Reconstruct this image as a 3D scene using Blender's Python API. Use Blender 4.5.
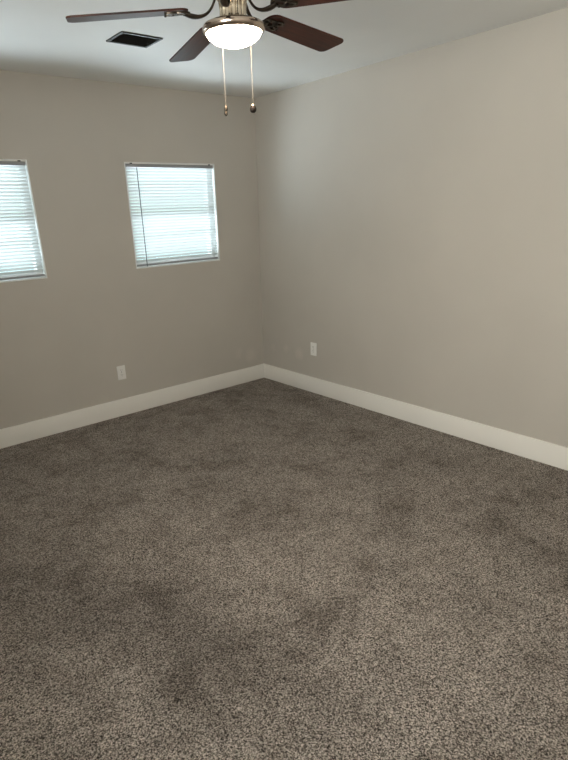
import bpy, bmesh, math, random
from mathutils import Vector, Matrix
for o in list(bpy.data.objects): bpy.data.objects.remove(o)
scene = bpy.context.scene
COL = scene.collection
PI = math.pi
H = 2.44                      # ceiling height
RX, RY = -4.05, -4.95         # far faces of the room (x: left wall, y: front wall)

# ------------------------------------------------------------------ camera
F, YAW, PIT, ROL = 540.83, -0.6631, -0.3790, -0.0429
cam_d = bpy.data.cameras.new('camera'); cam = bpy.data.objects.new('camera', cam_d); COL.objects.link(cam)
cy, sy, cp, sp = math.cos(YAW), math.sin(YAW), math.cos(PIT), math.sin(PIT)
fw = Vector((-sy*cp, cy*cp, sp)); r0 = Vector((cy, sy, 0)); u0 = r0.cross(fw)
rt = r0*math.cos(ROL) + u0*math.sin(ROL); up = -r0*math.sin(ROL) + u0*math.cos(ROL)
M = Matrix((rt, up, -fw)).transposed().to_4x4(); M.translation = Vector((-3.3287, -4.084, 1.5436))
cam.matrix_world = M
cam_d.sensor_fit = 'AUTO'; cam_d.sensor_width = 36; cam_d.lens = F*36/760
cam_d.shift_x = 28.18/760; cam_d.shift_y = 48.45/760; cam_d.clip_start = .02
scene.camera = cam

# ------------------------------------------------------------------ world, light, exposure
vs = scene.view_settings
vs.view_transform = 'Standard'; vs.look = 'None'; vs.gamma = 1; vs.use_curve_mapping = False
vs.exposure = 0.16
LAMP, LAMP_COL = 72.0, (1, .78, .59)
SKY = 1.6
DAY_SIDE, DAY_SIDE_COL = 290, (1, .91, .87)
DAY_BACK, DAY_BACK_COL = 900, (.80, .87, 1)
w = bpy.data.worlds.new('sky'); scene.world = w; w.use_nodes = True
nt = w.node_tree; bg = nt.nodes['Background']
tc = nt.nodes.new('ShaderNodeTexCoord'); sx = nt.nodes.new('ShaderNodeSeparateXYZ'); cr = nt.nodes.new('ShaderNodeValToRGB')
mr = nt.nodes.new('ShaderNodeMapRange'); mr.inputs[1].default_value = -1; mr.inputs[2].default_value = 1
nt.links.new(tc.outputs['Generated'], sx.inputs[0]); nt.links.new(sx.outputs['Z'], mr.inputs[0])
nt.links.new(mr.outputs[0], cr.inputs[0]); nt.links.new(cr.outputs[0], bg.inputs[0])
e = cr.color_ramp.elements
e[0].position = 0; e[0].color = (.62, .80, .92, 1)
e[1].position = 1; e[1].color = (.62, .80, 1, 1)
for p, c in ((.45, (.62, .82, .9, 1)), (.52, (.72, .86, .78, 1)), (.62, (.75, .9, .9, 1))):
    k = cr.color_ramp.elements.new(p); k.color = c
bg.inputs[1].default_value = SKY

def area(name, loc, rot, sx_, sy_, power, col):
    d = bpy.data.lights.new(name, 'AREA'); d.shape = 'RECTANGLE'; d.size = sx_; d.size_y = sy_
    d.energy = power; d.color = col
    o = bpy.data.objects.new(name, d); COL.objects.link(o); o.location = loc; o.rotation_euler = rot
    return o
# daylight outside the unblinded window_3 (unseen, added in wall_left for its daylight)
area('window_daylight', (RX-.45, -3.55, 1.28), (0, -PI/2-.08, 0), 1.1, 1.7, DAY_SIDE, DAY_SIDE_COL)
# sunlit ground throwing daylight up at the two blinded windows
area('ground_daylight', (-1.65, 1.75, .1), (math.radians(-130), 0, 0), 5, 2.5, DAY_BACK, DAY_BACK_COL)

# ------------------------------------------------------------------ materials
def mat(name, col, rough=.6, metal=0, spec=.5):
    m = bpy.data.materials.new(name); m.use_nodes = True
    b = m.node_tree.nodes['Principled BSDF']
    b.inputs['Base Color'].default_value = (*col, 1); b.inputs['Roughness'].default_value = rough
    b.inputs['Metallic'].default_value = metal; b.inputs['Specular IOR Level'].default_value = spec
    return m
class N:
    """little node-tree writer"""
    def __init__(s, m): s.t = m.node_tree; s.b = s.t.nodes.get('Principled BSDF')
    def n(s, typ, ins=None, **kw):
        x = s.t.nodes.new(typ)
        for k, v in kw.items(): setattr(x, k, v)
        for k, v in (ins or {}).items():
            if isinstance(v, bpy.types.NodeSocket): s.t.links.new(v, x.inputs[k])
            else: x.inputs[k].default_value = v
        return x
    def ramp(s, fac, stops):
        x = s.n('ShaderNodeValToRGB', {0: fac}); el = x.color_ramp.elements
        while len(el) > 2: el.remove(el[-1])
        for i, (p, c) in enumerate(stops):
            c = (*c, 1) if len(c) == 3 else c
            if i < 2: el[i].position = p; el[i].color = c
            else: el.new(p).color = c
        return x.outputs[0]
    def mix(s, fac, a, b, mode='MIX'):
        x = s.n('ShaderNodeMix', data_type='RGBA', blend_type=mode)
        for i, v in ((0, fac), (6, a), (7, b)):
            if isinstance(v, bpy.types.NodeSocket): s.t.links.new(v, x.inputs[i])
            else: x.inputs[i].default_value = v if i == 0 or len(v) == 4 else (*v, 1)
        return x.outputs[2]
    def link(s, a, name): s.t.links.new(a, s.b.inputs[name])

def wall_mat(name, col, smudges=()):
    m = mat(name, col, .62, spec=.35); N_ = N(m)
    pos = N_.n('ShaderNodeNewGeometry').outputs['Position']
    big = N_.n('ShaderNodeTexNoise', {'Vector': pos, 'Scale': 1.7, 'Detail': 3})
    c = N_.mix(N_.ramp(big.outputs[0], [(.35, (0, 0, 0)), (.7, (1, 1, 1))]), tuple(v*.97 for v in col), tuple(min(1, v*1.03) for v in col))
    for (ctr, rad, sc_, amt) in smudges:      # dull scuffed touch-up patches
        d = N_.n('ShaderNodeVectorMath', {0: pos, 1: ctr}, operation='DISTANCE').outputs['Value']
        nz = N_.n('ShaderNodeTexNoise', {'Vector': pos, 'Scale': sc_, 'Detail': 3}).outputs[0]
        a = N_.n('ShaderNodeMath', {0: nz, 1: rad*1.2}, operation='MULTIPLY').outputs[0]
        s_ = N_.n('ShaderNodeMath', {0: d, 1: a}, operation='ADD').outputs[0]
        f = N_.n('ShaderNodeMapRange', {0: s_, 1: rad*1.6, 2: rad*.9, 3: 0., 4: amt}).outputs[0]
        c = N_.mix(f, c, (.62, .56, .50))
    N_.link(c, 'Base Color')
    nz = N_.n('ShaderNodeTexNoise', {'Vector': pos, 'Scale': 120, 'Detail': 3})
    bp = N_.n('ShaderNodeBump', {'Height': nz.outputs[0], 'Strength': .12, 'Distance': .003})
    N_.link(bp.outputs[0], 'Normal')
    return m
WALL = (.485, .452, .405)
m_wall = wall_mat('greige_wall_paint', WALL, [((-.16, 0, .26), .09, 14, .35), ((-.30, 0, .30), .06, 16, .25)])
m_wallr = wall_mat('greige_wall_paint_scuffed', WALL, [((0, -.52, .33), .07, 16, .42), ((0, -.34, .35), .05, 18, .3), ((0, -.15, .33), .05, 20, .2)])
m_ceil = wall_mat('white_ceiling_paint', (.74, .73, .70))
m_trim = mat('white_semi_gloss_trim', (.82, .795, .745), .35)
N_ = N(m_trim); pos = N_.n('ShaderNodeNewGeometry').outputs['Position']
N_.link(N_.n('ShaderNodeBump', {'Height': N_.n('ShaderNodeTexNoise', {'Vector': pos, 'Scale': 25, 'Detail': 2}).outputs[0], 'Strength': .1, 'Distance': .004}).outputs[0], 'Normal')

# carpet: twisted frieze tufts, light strands, shaded tuft gaps painted as dark speckle, nap patches
m_carpet = mat('grey_brown_frieze_carpet', (.16, .14, .12), .95, spec=.1); N_ = N(m_carpet)
pos = N_.n('ShaderNodeNewGeometry').outputs['Position']
wn = N_.n('ShaderNodeTexNoise', {'Vector': pos, 'Scale': 140, 'Detail': 2})
wv = N_.n('ShaderNodeVectorMath', {0: wn.outputs['Color'], 1: (.008, .008, .008)}, operation='MULTIPLY').outputs[0]
pw = N_.n('ShaderNodeVectorMath', {0: pos, 1: wv}, operation='ADD').outputs[0]
n1 = N_.n('ShaderNodeTexNoise', {'Vector': pw, 'Scale': 175, 'Detail': 2.5, 'Roughness': .6}).outputs[0]
vo = N_.n('ShaderNodeTexVoronoi', {'Vector': pw, 'Scale': 215})
yarn_and_gaps = N_.ramp(n1, [(.40, (.012, .010, .008)), (.465, (.140, .118, .100)), (.515, (.48, .415, .365)), (.60, (.97, .86, .77))])
tone = N_.n('ShaderNodeSeparateColor', {0: vo.outputs['Color']}).outputs[0]
yarn_and_gaps = N_.mix(.42, yarn_and_gaps, N_.ramp(tone, [(0, (.030, .025, .020)), (.45, (.26, .224, .195)), (1, (.76, .665, .59))]))
p1 = N_.n('ShaderNodeTexNoise', {'Vector': pos, 'Scale': 2.6, 'Detail': 4, 'Roughness': .62, 'Distortion': .4}).outputs[0]
nap = N_.ramp(p1, [(.34, (.70, .69, .68)), (.46, (.90, .90, .90)), (.58, (1.0, 1.0, 1.0)), (.75, (1, 1, 1))])
p2 = N_.n('ShaderNodeTexNoise', {'Vector': pos, 'Scale': 9., 'Detail': 4, 'Roughness': .55}).outputs[0]
nap2 = N_.ramp(p2, [(.30, (.76, .75, .74)), (.52, (.98, .98, .98)), (.7, (1, 1, 1))])
c = N_.mix(1., N_.mix(1., yarn_and_gaps, nap, 'MULTIPLY'), nap2, 'MULTIPLY')
# trodden pile plus soft floor shade, both painted as a darker band
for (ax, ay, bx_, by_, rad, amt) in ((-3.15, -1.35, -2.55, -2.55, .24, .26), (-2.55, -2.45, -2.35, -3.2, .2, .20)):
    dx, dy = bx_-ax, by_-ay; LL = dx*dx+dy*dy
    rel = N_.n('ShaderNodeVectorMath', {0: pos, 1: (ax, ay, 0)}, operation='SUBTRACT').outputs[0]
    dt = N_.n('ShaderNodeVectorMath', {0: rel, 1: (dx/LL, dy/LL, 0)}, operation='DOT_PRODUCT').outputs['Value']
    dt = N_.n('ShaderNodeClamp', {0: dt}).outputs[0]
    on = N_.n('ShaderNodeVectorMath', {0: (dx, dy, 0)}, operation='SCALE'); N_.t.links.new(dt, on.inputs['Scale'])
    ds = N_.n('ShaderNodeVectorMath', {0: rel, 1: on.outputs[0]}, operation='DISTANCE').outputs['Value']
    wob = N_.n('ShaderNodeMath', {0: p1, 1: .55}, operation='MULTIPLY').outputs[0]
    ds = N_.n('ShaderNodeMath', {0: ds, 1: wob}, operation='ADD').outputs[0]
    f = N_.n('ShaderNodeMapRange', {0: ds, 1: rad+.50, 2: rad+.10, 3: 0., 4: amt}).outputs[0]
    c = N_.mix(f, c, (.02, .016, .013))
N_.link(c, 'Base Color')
hh = N_.n('ShaderNodeMath', {0: vo.outputs['Distance'], 1: -.6}, operation='MULTIPLY').outputs[0]
hh = N_.n('ShaderNodeMath', {0: n1, 1: hh}, operation='ADD').outputs[0]
N_.link(N_.n('ShaderNodeBump', {'Height': hh, 'Strength': 1., 'Distance': .014}).outputs[0], 'Normal')

m_vinyl = mat('white_window_vinyl', (.78, .79, .78), .35)
m_plate = mat('white_outlet_plastic', (.78, .77, .74), .3)
m_slot = mat('dark_slot', (.03, .03, .03), .6)
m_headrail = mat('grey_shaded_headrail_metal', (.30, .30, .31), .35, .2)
m_lip = mat('white_blind_enamel', (.86, .85, .82), .3)
m_wand = mat('smoky_plastic_wand', (.09, .11, .11), .3)  # dark tone paints the wand's shade against the bright window
m_glass = bpy.data.materials.new('window_glass'); m_glass.use_nodes = True
t = m_glass.node_tree; t.nodes.clear(); out = t.nodes.new('ShaderNodeOutputMaterial'); mx = t.nodes.new('ShaderNodeMixShader')
tr = t.nodes.new('ShaderNodeBsdfTransparent'); gl = t.nodes.new('ShaderNodeBsdfGlossy'); gl.inputs['Roughness'].default_value = .02
tr.inputs[0].default_value = (.93, .97, .95, 1); mx.inputs[0].default_value = .06
t.links.new(tr.outputs[0], mx.inputs[1]); t.links.new(gl.outputs[0], mx.inputs[2]); t.links.new(mx.outputs[0], out.inputs[0])
m_slat = bpy.data.materials.new('white_translucent_slat'); m_slat.use_nodes = True
t = m_slat.node_tree; t.nodes.clear(); out = t.nodes.new('ShaderNodeOutputMaterial'); mx = t.nodes.new('ShaderNodeMixShader')
df = t.nodes.new('ShaderNodeBsdfDiffuse'); tl = t.nodes.new('ShaderNodeBsdfTranslucent')
df.inputs[0].default_value = (.66, .68, .68, 1); tl.inputs[0].default_value = (.82, .88, .87, 1); mx.inputs[0].default_value = .145
t.links.new(df.outputs[0], mx.inputs[1]); t.links.new(tl.outputs[0], mx.inputs[2]); t.links.new(mx.outputs[0], out.inputs[0])

m_nickel = mat('brushed_nickel', (.56, .46, .38), .22, 1)
m_ribbed = mat('polished_nickel', (.62, .54, .43), .18, 1)
m_bronze = mat('aged_pewter_metal', (.085, .07, .055), .38, 1)
m_fobdark = mat('dark_walnut_fob', (.012, .008, .006), .55, spec=.2)
m_bead = mat('ivory_bead_chain', (.22, .20, .17), .4, .3)
m_blade = mat('mahogany_blade', (.06, .02, .012), .42, spec=.25); N_ = N(m_blade)
oc = N_.n('ShaderNodeTexCoord').outputs['Object']
mp = N_.n('ShaderNodeMapping', {'Vector': oc, 'Scale': (3, 60, 20)}).outputs[0]
g = N_.n('ShaderNodeTexNoise', {'Vector': mp, 'Scale': 1.6, 'Detail': 5, 'Distortion': .5}).outputs[0]
N_.link(N_.ramp(g, [(.3, (.014, .004, .0025)), (.55, (.042, .010, .005)), (.8, (.075, .019, .009))]), 'Base Color')
m_bowl = mat('frosted_light_glass', (.9, .88, .82), .5); N_ = N(m_bowl)
N_.b.inputs['Emission Color'].default_value = (*LAMP_COL, 1); N_.b.inputs['Emission Strength'].default_value = LAMP
m_ventdark = mat('black_stained_register', (.018, .017, .016), .45)
m_ventgrey = mat('grey_register_edge', (.05, .05, .048), .5, .3)

# ------------------------------------------------------------------ mesh helpers
def obj(name, bm, m, parent=None, smooth=None, **props):
    bmesh.ops.recalc_face_normals(bm, faces=bm.faces)
    me = bpy.data.meshes.new(name); bm.to_mesh(me); bm.free()
    for mm in (m if isinstance(m, (list, tuple)) else [m]): me.materials.append(mm)
    if smooth is not None:
        for p in me.polygons: p.use_smooth = True
        me.set_sharp_from_angle(angle=math.radians(smooth))
    o = bpy.data.objects.new(name, me); COL.objects.link(o)
    if parent: o.parent = parent
    for k, v in props.items(): o[k] = v
    return o
def box(bm, a, b, bevel=0, mi=0):
    a, b = Vector(a), Vector(b); c = (a+b)/2; s = b-a
    r = bmesh.ops.create_cube(bm, size=1, matrix=Matrix.Translation(c) @ Matrix.Diagonal((abs(s.x), abs(s.y), abs(s.z), 1)))
    vs_ = r['verts']; fs = list({f for v in vs_ for f in v.link_faces})
    for f in fs: f.material_index = mi
    if bevel:
        es = list({e_ for v in vs_ for e_ in v.link_edges})
        bmesh.ops.bevel(bm, geom=es, offset=bevel, segments=2, affect='EDGES', profile=.6)
def lathe(bm, prof, seg=48, flute=None):
    """prof: (r, z) list about local z; flute(i, a, r) may alter r"""
    rings = []
    for i, (r, z) in enumerate(prof):
        if r < 1e-5: rings.append([bm.verts.new((0, 0, z))]); continue
        ring = []
        for k in range(seg):
            a = 2*PI*k/seg; rr = flute(i, a, r) if flute else r
            ring.append(bm.verts.new((rr*math.cos(a), rr*math.sin(a), z)))
        rings.append(ring)
    for A, B in zip(rings, rings[1:]):
        for k in range(seg):
            k2 = (k+1) % seg
            if len(A) == 1 and len(B) == 1: continue
            if len(A) == 1: bm.faces.new((A[0], B[k], B[k2]))
            elif len(B) == 1: bm.faces.new((A[k], B[0], A[k2]))
            else: bm.faces.new((A[k], B[k], B[k2], A[k2]))
def tube(bm, pts, rad, seg=10, flat=1.0):
    pts = [Vector(p) for p in pts]; rings = []; n = len(pts)
    rads = rad if isinstance(rad, (list, tuple)) else [rad]*n
    for i, p in enumerate(pts):
        d = (pts[min(i+1, n-1)] - pts[max(i-1, 0)]).normalized()
        side = d.cross(Vector((0, 0, 1)));
        if side.length < 1e-3: side = d.cross(Vector((0, 1, 0)))
        side.normalize(); nn = side.cross(d).normalized()
        rings.append([bm.verts.new(p + side*math.cos(2*PI*k/seg)*rads[i] + nn*math.sin(2*PI*k/seg)*rads[i]*flat) for k in range(seg)])
    for A, B in zip(rings, rings[1:]):
        for k in range(seg): bm.faces.new((A[k], A[(k+1) % seg], B[(k+1) % seg], B[k]))
    bm.faces.new(rings[0]); bm.faces.new(rings[-1][::-1])
def bez(p0, p1, p2, p3, n=12):
    p0, p1, p2, p3 = map(Vector, (p0, p1, p2, p3))
    return [p0*(1-t_)**3 + p1*3*t_*(1-t_)**2 + p2*3*t_*t_*(1-t_) + p3*t_**3 for t_ in (i/n for i in range(n+1))]
def empty(name, loc, rz=0, **props):
    o = bpy.data.objects.new(name, None); COL.objects.link(o); o.location = loc; o.rotation_euler.z = rz
    o.empty_display_size = .1
    for k, v in props.items(): o[k] = v
    return o
def copy_tree(o, parent=None):
    c_ = o.copy(); COL.objects.link(c_); c_.parent = parent
    for ch in list(o.children): copy_tree(ch, c_)
    return c_

# ------------------------------------------------------------------ room shell
T = .14
WZ0, WZ1 = 1.1668, 1.935
WINS = [(-2.7999, -1.9838), (-1.2754, -.4594)]           # x ranges in the window wall
FW = (-4.25, -2.85, 1.15, 2.10)                           # y range and z range of the added, unseen side window
def wall_with_holes(u0_, u1_, holes, z0, z1, fn):
    bm = bmesh.new(); hs = sorted(holes); xs = [u0_]
    for h in hs: xs += [h[0], h[1]]
    xs.append(u1_)
    for i in range(0, len(xs), 2): fn(bm, xs[i], xs[i+1], 0, H)
    for (a, b, c_, d) in hs: fn(bm, a, b, 0, c_); fn(bm, a, b, d, H)
    return bm
bm = wall_with_holes(RX, 0, [(a, b, WZ0, WZ1) for a, b in WINS], 0, H, lambda bm, a, b, c_, d: box(bm, (a, 0, c_), (b, T, d)))
obj('wall_back', bm, m_wall, kind='structure')
bm = bmesh.new(); box(bm, (0, RY-T, 0), (T, T, H)); obj('wall_right', bm, m_wallr, kind='structure')
bm = wall_with_holes(RY-T, T, [FW], 0, H, lambda bm, a, b, c_, d: box(bm, (RX-T, a, c_), (RX, b, d)))
obj('wall_left', bm, m_wall, kind='structure')
bm = bmesh.new(); box(bm, (RX, RY-T, 0), (0, RY, H)); obj('wall_front', bm, m_wall, kind='structure')
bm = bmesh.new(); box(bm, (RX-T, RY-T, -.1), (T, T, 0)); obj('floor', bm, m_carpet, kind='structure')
bm = bmesh.new(); box(bm, (RX-T, RY-T, H), (T, T, H+.1)); obj('ceiling', bm, m_ceil, kind='structure')
# baseboards
BH, BT = .1433, .014
def base(name, a, b):
    bm = bmesh.new(); box(bm, a, b, .0025); obj(name, bm, m_trim, smooth=40, kind='structure')
base('baseboard_back', (RX, -BT, 0), (0, 0, BH))
base('baseboard_right', (-BT, RY, 0), (0, -BT, BH))
base('baseboard_left', (RX, RY, 0), (RX+BT, -BT, BH))
base('baseboard_front', (RX+BT, RY, 0), (-BT, RY+BT, BH))

# ------------------------------------------------------------------ windows
def make_window(name, x0, x1, z0, z1, y_in, s):
    """s=+1: outdoors is +y"""
    root = empty(name, ((x0+x1)/2, y_in, z0), kind='structure')
    W = (x1-x0)/2; Hh = z1-z0
    def bx(bm, a, b, bv=0): box(bm, (a[0], a[1]*s, a[2]), (b[0], b[1]*s, b[2]), bv)
    bm = bmesh.new()                                    # white lining of the opening with a thin proud edge
    for a, b in (((-W, -.003, 0), (-W+.008, T, Hh)), ((W-.008, -.003, 0), (W, T, Hh)), ((-W+.008, -.003, Hh-.004), (W-.008, T, Hh))): bx(bm, a, b)
    obj('jamb_lining', bm, m_vinyl, root)
    bm = bmesh.new(); bx(bm, (-W+.008, -.005, 0), (W-.008, T, .009), .001); obj('window_sill', bm, m_vinyl, root)
    bm = bmesh.new(); f = .035; ya, yb = .06, .12
    for a, b in (((-W+.008, ya, .009), (-W+.008+f, yb, Hh-.008)), ((W-.008-f, ya, .009), (W-.008, yb, Hh-.008)),
                 ((-W+.008+f, ya, .009), (W-.008-f, yb, .009+f)), ((-W+.008+f, ya, Hh-.008-f), (W-.008-f, yb, Hh-.008))): bx(bm, a, b, .003)
    obj('window_frame', bm, m_vinyl, root, smooth=40)
    zm = Hh*.50
    bm = bmesh.new(); bx(bm, (-W+.008+f, .068, zm-.022), (W-.008-f, .108, zm+.022), .003); obj('meeting_rail', bm, m_vinyl, root, smooth=40)
    bm = bmesh.new()
    for zz in (Hh*.275, Hh*.755): bx(bm, (-W+.008+f, .085, zz-.007), (W-.008-f, .095, zz+.007))
    obj('muntin', bm, m_vinyl, root)
    for za, zb in ((.009+f, zm-.022), (zm+.022, Hh-.008-f)):
        bm = bmesh.new(); bx(bm, (-W+.008+f, .089, za), (W-.008-f, .0915, zb)); obj('window_pane', bm, m_glass, root)
    return root
for i, (a, b) in enumerate(WINS): make_window('window_%d' % (i+1), a, b, WZ0, WZ1, 0, 1)
w3 = make_window('window_3', FW[0], FW[1], FW[2], FW[3], 0, 1)  # added, unseen side window, there for its daylight
w3.location = (RX, (FW[0]+FW[1])/2, FW[2]); w3.rotation_euler.z = PI/2

# ------------------------------------------------------------------ window blinds (mini blinds, inside mount)
def make_blind():
    Wd = .816; Hh = WZ1-WZ0
    root = empty('window_blind', (0, 0, 0))
    W = Wd/2-.011; top = Hh-.005
    bm = bmesh.new(); box(bm, (-W, .004, top-.030), (W, .030, top-.006), .0015); obj('headrail', bm, m_headrail, root, smooth=40, label='grey metal headrail')
    bm = bmesh.new(); box(bm, (-W-.001, .000, top-.006), (W+.001, .030, top), .001); obj('valance_lip', bm, m_lip, root, smooth=40, label='bright white top edge')
    for x in (-W+.035, W-.05):
        bm = bmesh.new(); box(bm, (x, -.0035, top-.0065), (x+.020, .0, top), .0008); obj('bracket_clip', bm, m_slot, root, label='small black clip')
    bm = bmesh.new(); pitch = .0222; n = 33; ang = math.radians(51); wv_ = .0125; z = top-.041; k = 0
    zs = []
    while z > .042: zs.append(z); z -= pitch
    for z in zs:                                        # gently crowned slats, inner edge up
        prev = None
        for j in range(5):
            u = (j/4-.5)*2; crown = .0016*(1-u*u)
            dy, dz = -u*wv_*math.cos(ang), u*wv_*math.sin(ang)
            ny, nz_ = -math.sin(ang), -math.cos(ang)
            y_, z_ = .017+dy+ny*crown, z+dz+nz_*crown
            row = [bm.verts.new((sx__*(W-.002), y_, z_)) for sx__ in (-1, 1)]
            if prev: bm.faces.new((prev[0], prev[1], row[1], row[0]))
            prev = row
    so = obj('slat_stack', bm, m_slat, root, smooth=60)
    bm = bmesh.new(); box(bm, (-W+.002, .006, .0165), (W-.002, .026, .031), .002); obj('bottom_rail', bm, m_headrail, root, smooth=40, label='grey shaded bottom rail')  # backlit shade of the rail is put into its grey colour
    for x in (-W+.07, 0, W-.07):
        bm = bmesh.new()
        for yy in (.0035, .0305): tube(bm, [(x, yy, top-.028), (x, yy, .026)], .0006, 6)
        for z in zs: tube(bm, [(x, .0035, z-.006), (x, .0305, z-.006)], .0004, 4)
        obj('ladder_cord', bm, m_lip, root)
    bm = bmesh.new(); xw = -W+.088
    tube(bm, [(xw, -.004, top-.034), (xw, -.004, .012)], .0034, 6); wd = obj('tilt_wand', bm, m_wand, root, smooth=50, label='thin dark tilt wand')
    bm = bmesh.new(); tube(bm, [(xw, .006, top-.028), (xw, .002, top-.030), (xw, -.004, top-.036)], .0018, 6); obj('wand_hook', bm, m_headrail, wd)
    return root
bl = make_blind(); bl.location = (sum(WINS[1])/2, 0, WZ0)
bl['label'] = 'white closed mini blind in the window nearer the room corner, fully in view'; bl['category'] = 'window blind'; bl['group'] = 'mini blinds in the windows'
b2 = copy_tree(bl); b2.location = (sum(WINS[0])/2, 0, WZ0)
b2['label'] = 'white closed mini blind in the left window, cut off by the photo edge'

# ------------------------------------------------------------------ wall outlets
def make_outlet():
    """faces -y, origin at plate centre on the wall"""
    root = empty('wall_outlet', (0, 0, 0))
    bm = bmesh.new(); box(bm, (-.036, -.006, -.058), (.036, 0, .058), .0025); obj('cover_plate', bm, m_plate, root, smooth=40)
    for zc in (-.0195, .0195):
        bm = bmesh.new(); vs0 = []
        for a in range(24):
            an = 2*PI*a/24; vs0.append((.0172*math.cos(an), max(-.0135, min(.0135, .0172*math.sin(an)))+zc))
        f0 = [bm.verts.new((x, -.0058, z)) for x, z in vs0]; f1 = [bm.verts.new((x, -.0078, z)) for x, z in vs0]
        bm.faces.new(f1)
        for a in range(24): bm.faces.new((f0[a], f0[(a+1) % 24], f1[(a+1) % 24], f1[a]))
        rc = obj('receptacle', bm, m_plate, root)
        bm = bmesh.new()
        box(bm, (-.0075, -.0083, zc-.001), (-.0055, -.0077, zc+.008)); box(bm, (.0055, -.0083, zc+.0), (.0075, -.0077, zc+.007)); box(bm, (-.0022, -.0083, zc-.009), (.0022, -.0077, zc-.005))
        obj('socket_slot', bm, m_slot, rc, label='dark plug slots')
    bm = bmesh.new(); lathe(bm, [(0, .0012), (.003, .0009), (.0034, 0)], 12)
    bmesh.ops.transform(bm, matrix=Matrix.Translation((0, -.006, 0)) @ Matrix.Rotation(PI/2, 4, 'X'), verts=bm.verts)
    obj('plate_screw', bm, m_bead, root)
    return root
ol = make_outlet(); ol.location = (-1.52, 0, .365)
ol['label'] = 'white duplex wall outlet on the window wall, below the blinds and left of the corner'; ol['category'] = 'outlet'; ol['group'] = 'duplex wall outlets'
o2 = copy_tree(ol); o2.location = (0, -.706, .401); o2.rotation_euler.z = -PI/2
o2['label'] = 'white duplex wall outlet on the windowless right wall, right of the corner'

# ------------------------------------------------------------------ ceiling register
vx0, vx1, vy0, vy1 = -1.742, -1.498, -1.074, -.884
vent = empty('ceiling_vent', ((vx0+vx1)/2, (vy0+vy1)/2, H), label='small black slatted air register set in the white ceiling', category='air vent')
a, b = (vx1-vx0)/2, (vy1-vy0)/2
bm = bmesh.new(); fr = .014
for p, q_ in (((-a, -b), (a, -b+fr)), ((-a, b-fr), (a, b)), ((-a, -b+fr), (-a+fr, b-fr)), ((a-fr, -b+fr), (a, b-fr))):
    box(bm, (p[0], p[1], -.007), (q_[0], q_[1], 0), .0015)
obj('register_frame', bm, m_ventgrey, vent, smooth=40, label='dull grey rim')
bm = bmesh.new(); box(bm, (-a+fr, -b+fr, -.0015), (a-fr, b-fr, 0)); obj('duct_backing', bm, m_ventdark, vent)
bm = bmesh.new(); y = -b+fr+.010
while y < b-fr-.006:
    r = bmesh.ops.create_cube(bm, size=1, matrix=Matrix.Translation((0, y, -.0065)) @ Matrix.Rotation(math.radians(35), 4, 'X') @ Matrix.Diagonal((2*(a-fr)-.002, .012, .0012, 1)))
    y += .0125
obj('louvers', bm, m_ventdark, vent)
bm = bmesh.new(); tube(bm, [(a-fr-.03, .0, -.008), (a-fr-.022, .0, -.02)], .002, 6); obj('damper_lever', bm, m_ventgrey, vent)

# ------------------------------------------------------------------ ceiling fan
FX, FY, FZ = -1.987, -2.339, 2.15      # blade plane height
fan = empty('ceiling_fan', (FX, FY, H), label='five-blade ceiling fan with dark wooden blades and a glowing glass bowl light', category='ceiling fan')
Z = FZ-H
def zz(v): return v-H
bm = bmesh.new(); lathe(bm, [(0, 0), (.068, 0), (.070, -.012), (.062, -.035), (.040, -.055), (.018, -.062), (0, -.062)], 40); obj('canopy', bm, m_nickel, fan, smooth=40)
bm = bmesh.new(); lathe(bm, [(.0125, -.055), (.0125, zz(2.355))], 20); obj('downrod', bm, m_nickel, fan, smooth=40)
bm = bmesh.new(); lathe(bm, [(0, zz(2.370)), (.035, zz(2.367)), (.075, zz(2.355)), (.112, zz(2.337)), (.122, zz(2.315)), (.122, zz(2.275)), (.115, zz(2.260)), (.100, zz(2.251)), (.098, zz(2.240)), (.068, zz(2.236)), (0, zz(2.236))], 56); obj('motor_housing', bm, m_bronze, fan, smooth=35)
bm = bmesh.new()
prof = [(.060, 2.240), (.056, 2.212), (.048, 2.202), (.045, 2.175), (.046, 2.150), (.054, 2.142)]
lathe(bm, [(r, zz(z)) for r, z in prof], 144, flute=lambda i, an, r: r*(1-.12*(max(0, math.cos(an*13))**1.0)) if 1 <= i <= 4 else r)
obj('switch_housing', bm, m_ribbed, fan, smooth=60)
bm = bmesh.new()
lathe(bm, [(0, zz(2.144)), (.060, zz(2.144)), (.088, zz(2.140)), (.101, zz(2.135)), (.1065, zz(2.128)), (.106, zz(2.120)), (.102, zz(2.1135)), (.096, zz(2.1105)), (.092, zz(2.114)), (0, zz(2.118))], 64)
obj('light_fitter_ring', bm, m_nickel, fan, smooth=50)
bm = bmesh.new(); n = 14
pr = [(.0930*math.cos(PI/2*i/n)**1.12 if i < n else 0, zz(2.1145)-.0425*math.sin(PI/2*i/n)**1.0) for i in range(n+1)]
lathe(bm, [(.0930, zz(2.117))] + pr, 56)
obj('light_bowl', bm, m_bowl, fan, smooth=80, label='frosted white glass bowl, lit')

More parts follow.
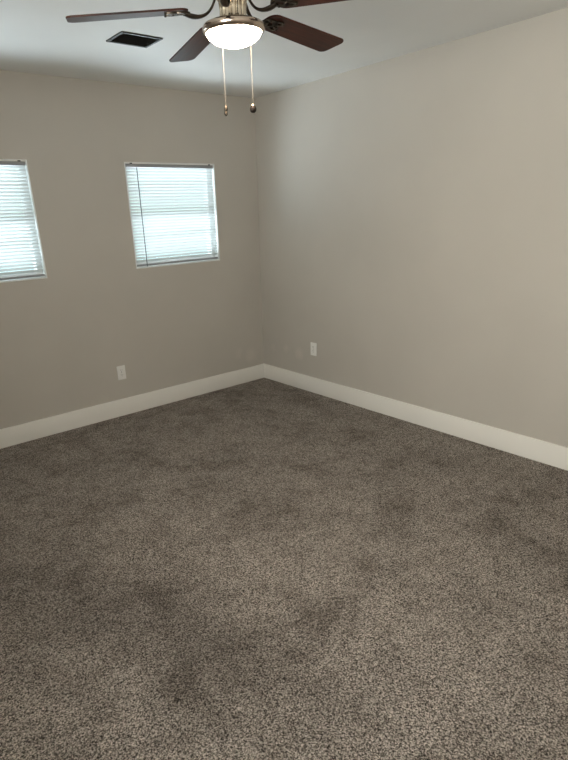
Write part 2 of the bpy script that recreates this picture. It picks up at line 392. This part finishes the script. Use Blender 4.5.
BL = .548; TH0 = 2.608; DROOP = math.radians(3.5); ZB = 2.1835-H
def blade_mesh():
    """blade lies along +x, in its own frame, centred on y"""
    bm = bmesh.new(); r0_, r1 = .150, BL; n = 40; top = []; out_ = []
    def halfw(x):
        t_ = (x-r0_)/(r1-r0_); return .050 + .0085*min(1, t_*1.3)
    pts = []
    # outline: root corner rounded, tip corner rounded
    def arc(cx_, cy_, rad, a0, a1, k=7): return [(cx_+rad*math.cos(a0+(a1-a0)*i/k), cy_+rad*math.sin(a0+(a1-a0)*i/k)) for i in range(k+1)]
    wr, wt = halfw(r0_), halfw(r1); rr, rt_ = .034, .026
    pts += arc(r0_+rr, -wr+rr, rr, PI, 1.5*PI)
    pts += arc(r1-rt_, -wt+rt_, rt_, 1.5*PI, 2*PI)
    pts += arc(r1-rt_-.004, wt-rt_, rt_, 0, .5*PI)
    pts += arc(r0_+rr, wr-rr, rr, .5*PI, PI)
    th = .0055
    lo = [bm.verts.new((x, y, -th/2)) for x, y in pts]; hi = [bm.verts.new((x, y, th/2)) for x, y in pts]
    bm.faces.new(lo[::-1]); bm.faces.new(hi)
    for i in range(len(pts)):
        j = (i+1) % len(pts); bm.faces.new((lo[i], lo[j], hi[j], hi[i]))
    bmesh.ops.recalc_face_normals(bm, faces=bm.faces)
    es = [e_ for e_ in bm.edges if abs(e_.verts[0].co.z-e_.verts[1].co.z) < 1e-6]
    bmesh.ops.bevel(bm, geom=es, offset=.0012, segments=1, affect='EDGES')
    return bm
PITCH = math.radians(-8.5)
def iron_mesh(prt):
    """curved arm from the motor plus a pierced leaf plate screwed under the blade"""
    bm = bmesh.new()
    if prt == 'arm':
        pts = bez((.046, 0, .064), (.060, 0, -.006), (.096, 0, -.036), (.162, 0, -.008), 16)
        tube(bm, pts, [.0075]*8+[.0078, .008, .0085, .0095, .0105, .012, .013, .012, .010], 10, .55)
        tube(bm, [(.044, 0, .056), (.064, 0, .062)], .010, 10, .6)
    else:
        R_ = Matrix.Rotation(PITCH, 4, 'X')
        def ell(cx_, cy_, ax, ay, hole):
            n = 24; z0_, z1_ = -.0085, -.0035
            ro = [(cx_+ax*math.cos(2*PI*i/n), cy_+ay*math.sin(2*PI*i/n)) for i in range(n)]
            ri = [(cx_+ax*hole*math.cos(2*PI*i/n), cy_+ay*hole*math.sin(2*PI*i/n)) for i in range(n)]
            V = [[bm.verts.new((x, y, z)) for x, y in rng] for rng, z in ((ro, z0_), (ri, z0_), (ri, z1_), (ro, z1_))]
            for A, B in ((0, 1), (1, 2), (2, 3), (3, 0)):
                for i in range(n): bm.faces.new((V[A][i], V[A][(i+1) % n], V[B][(i+1) % n], V[B][i]))
        ell(.175, 0, .032, .026, .42); ell(.208, .018, .022, .013, .4); ell(.208, -.018, .022, .013, .4)
        for x, y in ((.163, .019), (.163, -.019), (.226, .018), (.226, -.018), (.20, 0)):
            bmesh.ops.create_uvsphere(bm, u_segments=10, v_segments=6, radius=.0045, matrix=Matrix.Translation((x, y, -.0085)) @ Matrix.Diagonal((1, 1, .6, 1)))
        bmesh.ops.transform(bm, matrix=R_, verts=bm.verts)
    return bm
def make_blade():
    bm = blade_mesh(); bmesh.ops.transform(bm, matrix=Matrix.Rotation(PITCH, 4, 'X'), verts=bm.verts)
    bl_ = obj('fan_blade', bm, m_blade, fan, smooth=30)
    obj('blade_arm', iron_mesh('arm'), m_bronze, bl_, smooth=50, label='curved dark metal arm')
    obj('blade_bracket', iron_mesh('plate'), m_bronze, bl_, smooth=40, label='pierced metal bracket with screws')
    return bl_
b0 = make_blade(); b0.location = (0, 0, ZB); b0.rotation_euler = (0, DROOP, TH0)
for i in range(1, 5):
    c_ = copy_tree(b0, fan); c_.rotation_euler.z = TH0 - i*2*PI/5
# pull chains hanging on the side away from the camera
dv = Vector((FX+3.3287, FY+4.084, 0)).normalized(); nv = Vector((dv.y, -dv.x, 0))
def chain(s_, zend, fob):
    p = dv*.100 + nv*s_
    q_ = p.normalized()*.048
    bm = bmesh.new()
    path = [Vector((q_.x, q_.y, zz(2.172))), Vector((p.x*.75, p.y*.75, zz(2.166))), Vector((p.x, p.y, zz(2.152))), Vector((p.x*1.01, p.y*1.01, zz(2.13))), Vector((p.x*1.01, p.y*1.01, zz(zend)))]
    tube(bm, path, .0007, 6)
    L = .0046; acc = 0
    for A, B in zip(path, path[1:]):
        n_ = max(1, int((B-A).length/L))
        for i in range(n_):
            bmesh.ops.create_icosphere(bm, subdivisions=1, radius=.0011, matrix=Matrix.Translation(A.lerp(B, i/n_)))
    ch = obj('pull_chain', bm, m_bead, fan, smooth=80)
    e_ = path[-1]; bm = bmesh.new()
    if fob == 'ball':
        lathe(bm, [(0, .004), (.004, .003), (.006, -.001), (.0105, -.006), (.0125, -.013), (.0110, -.020), (.006, -.0245), (0, -.0255)], 24)
        o = obj('chain_fob', bm, m_fobdark, ch, smooth=60, label='round dark wooden fob')
        bm = bmesh.new(); lathe(bm, [(0, .006), (.005, .005), (.0068, .0), (.0095, -.0035), (.0075, -.004), (0, -.004)], 20)
        k = obj('fob_cap', bm, m_nickel, ch, smooth=60); k.location = e_
    else:
        lathe(bm, [(0, .006), (.003, .005), (.0055, -.001), (.0075, -.007), (.0062, -.013), (.004, -.015), (.0062, -.018), (.0058, -.025), (.003, -.029), (0, -.030)], 24)
        o = obj('chain_fob', bm, m_bronze, ch, smooth=60, label='small metal fob')
    o.location = e_
chain(-.042, 1.912, 'drop')
chain(.058, 1.914, 'ball')
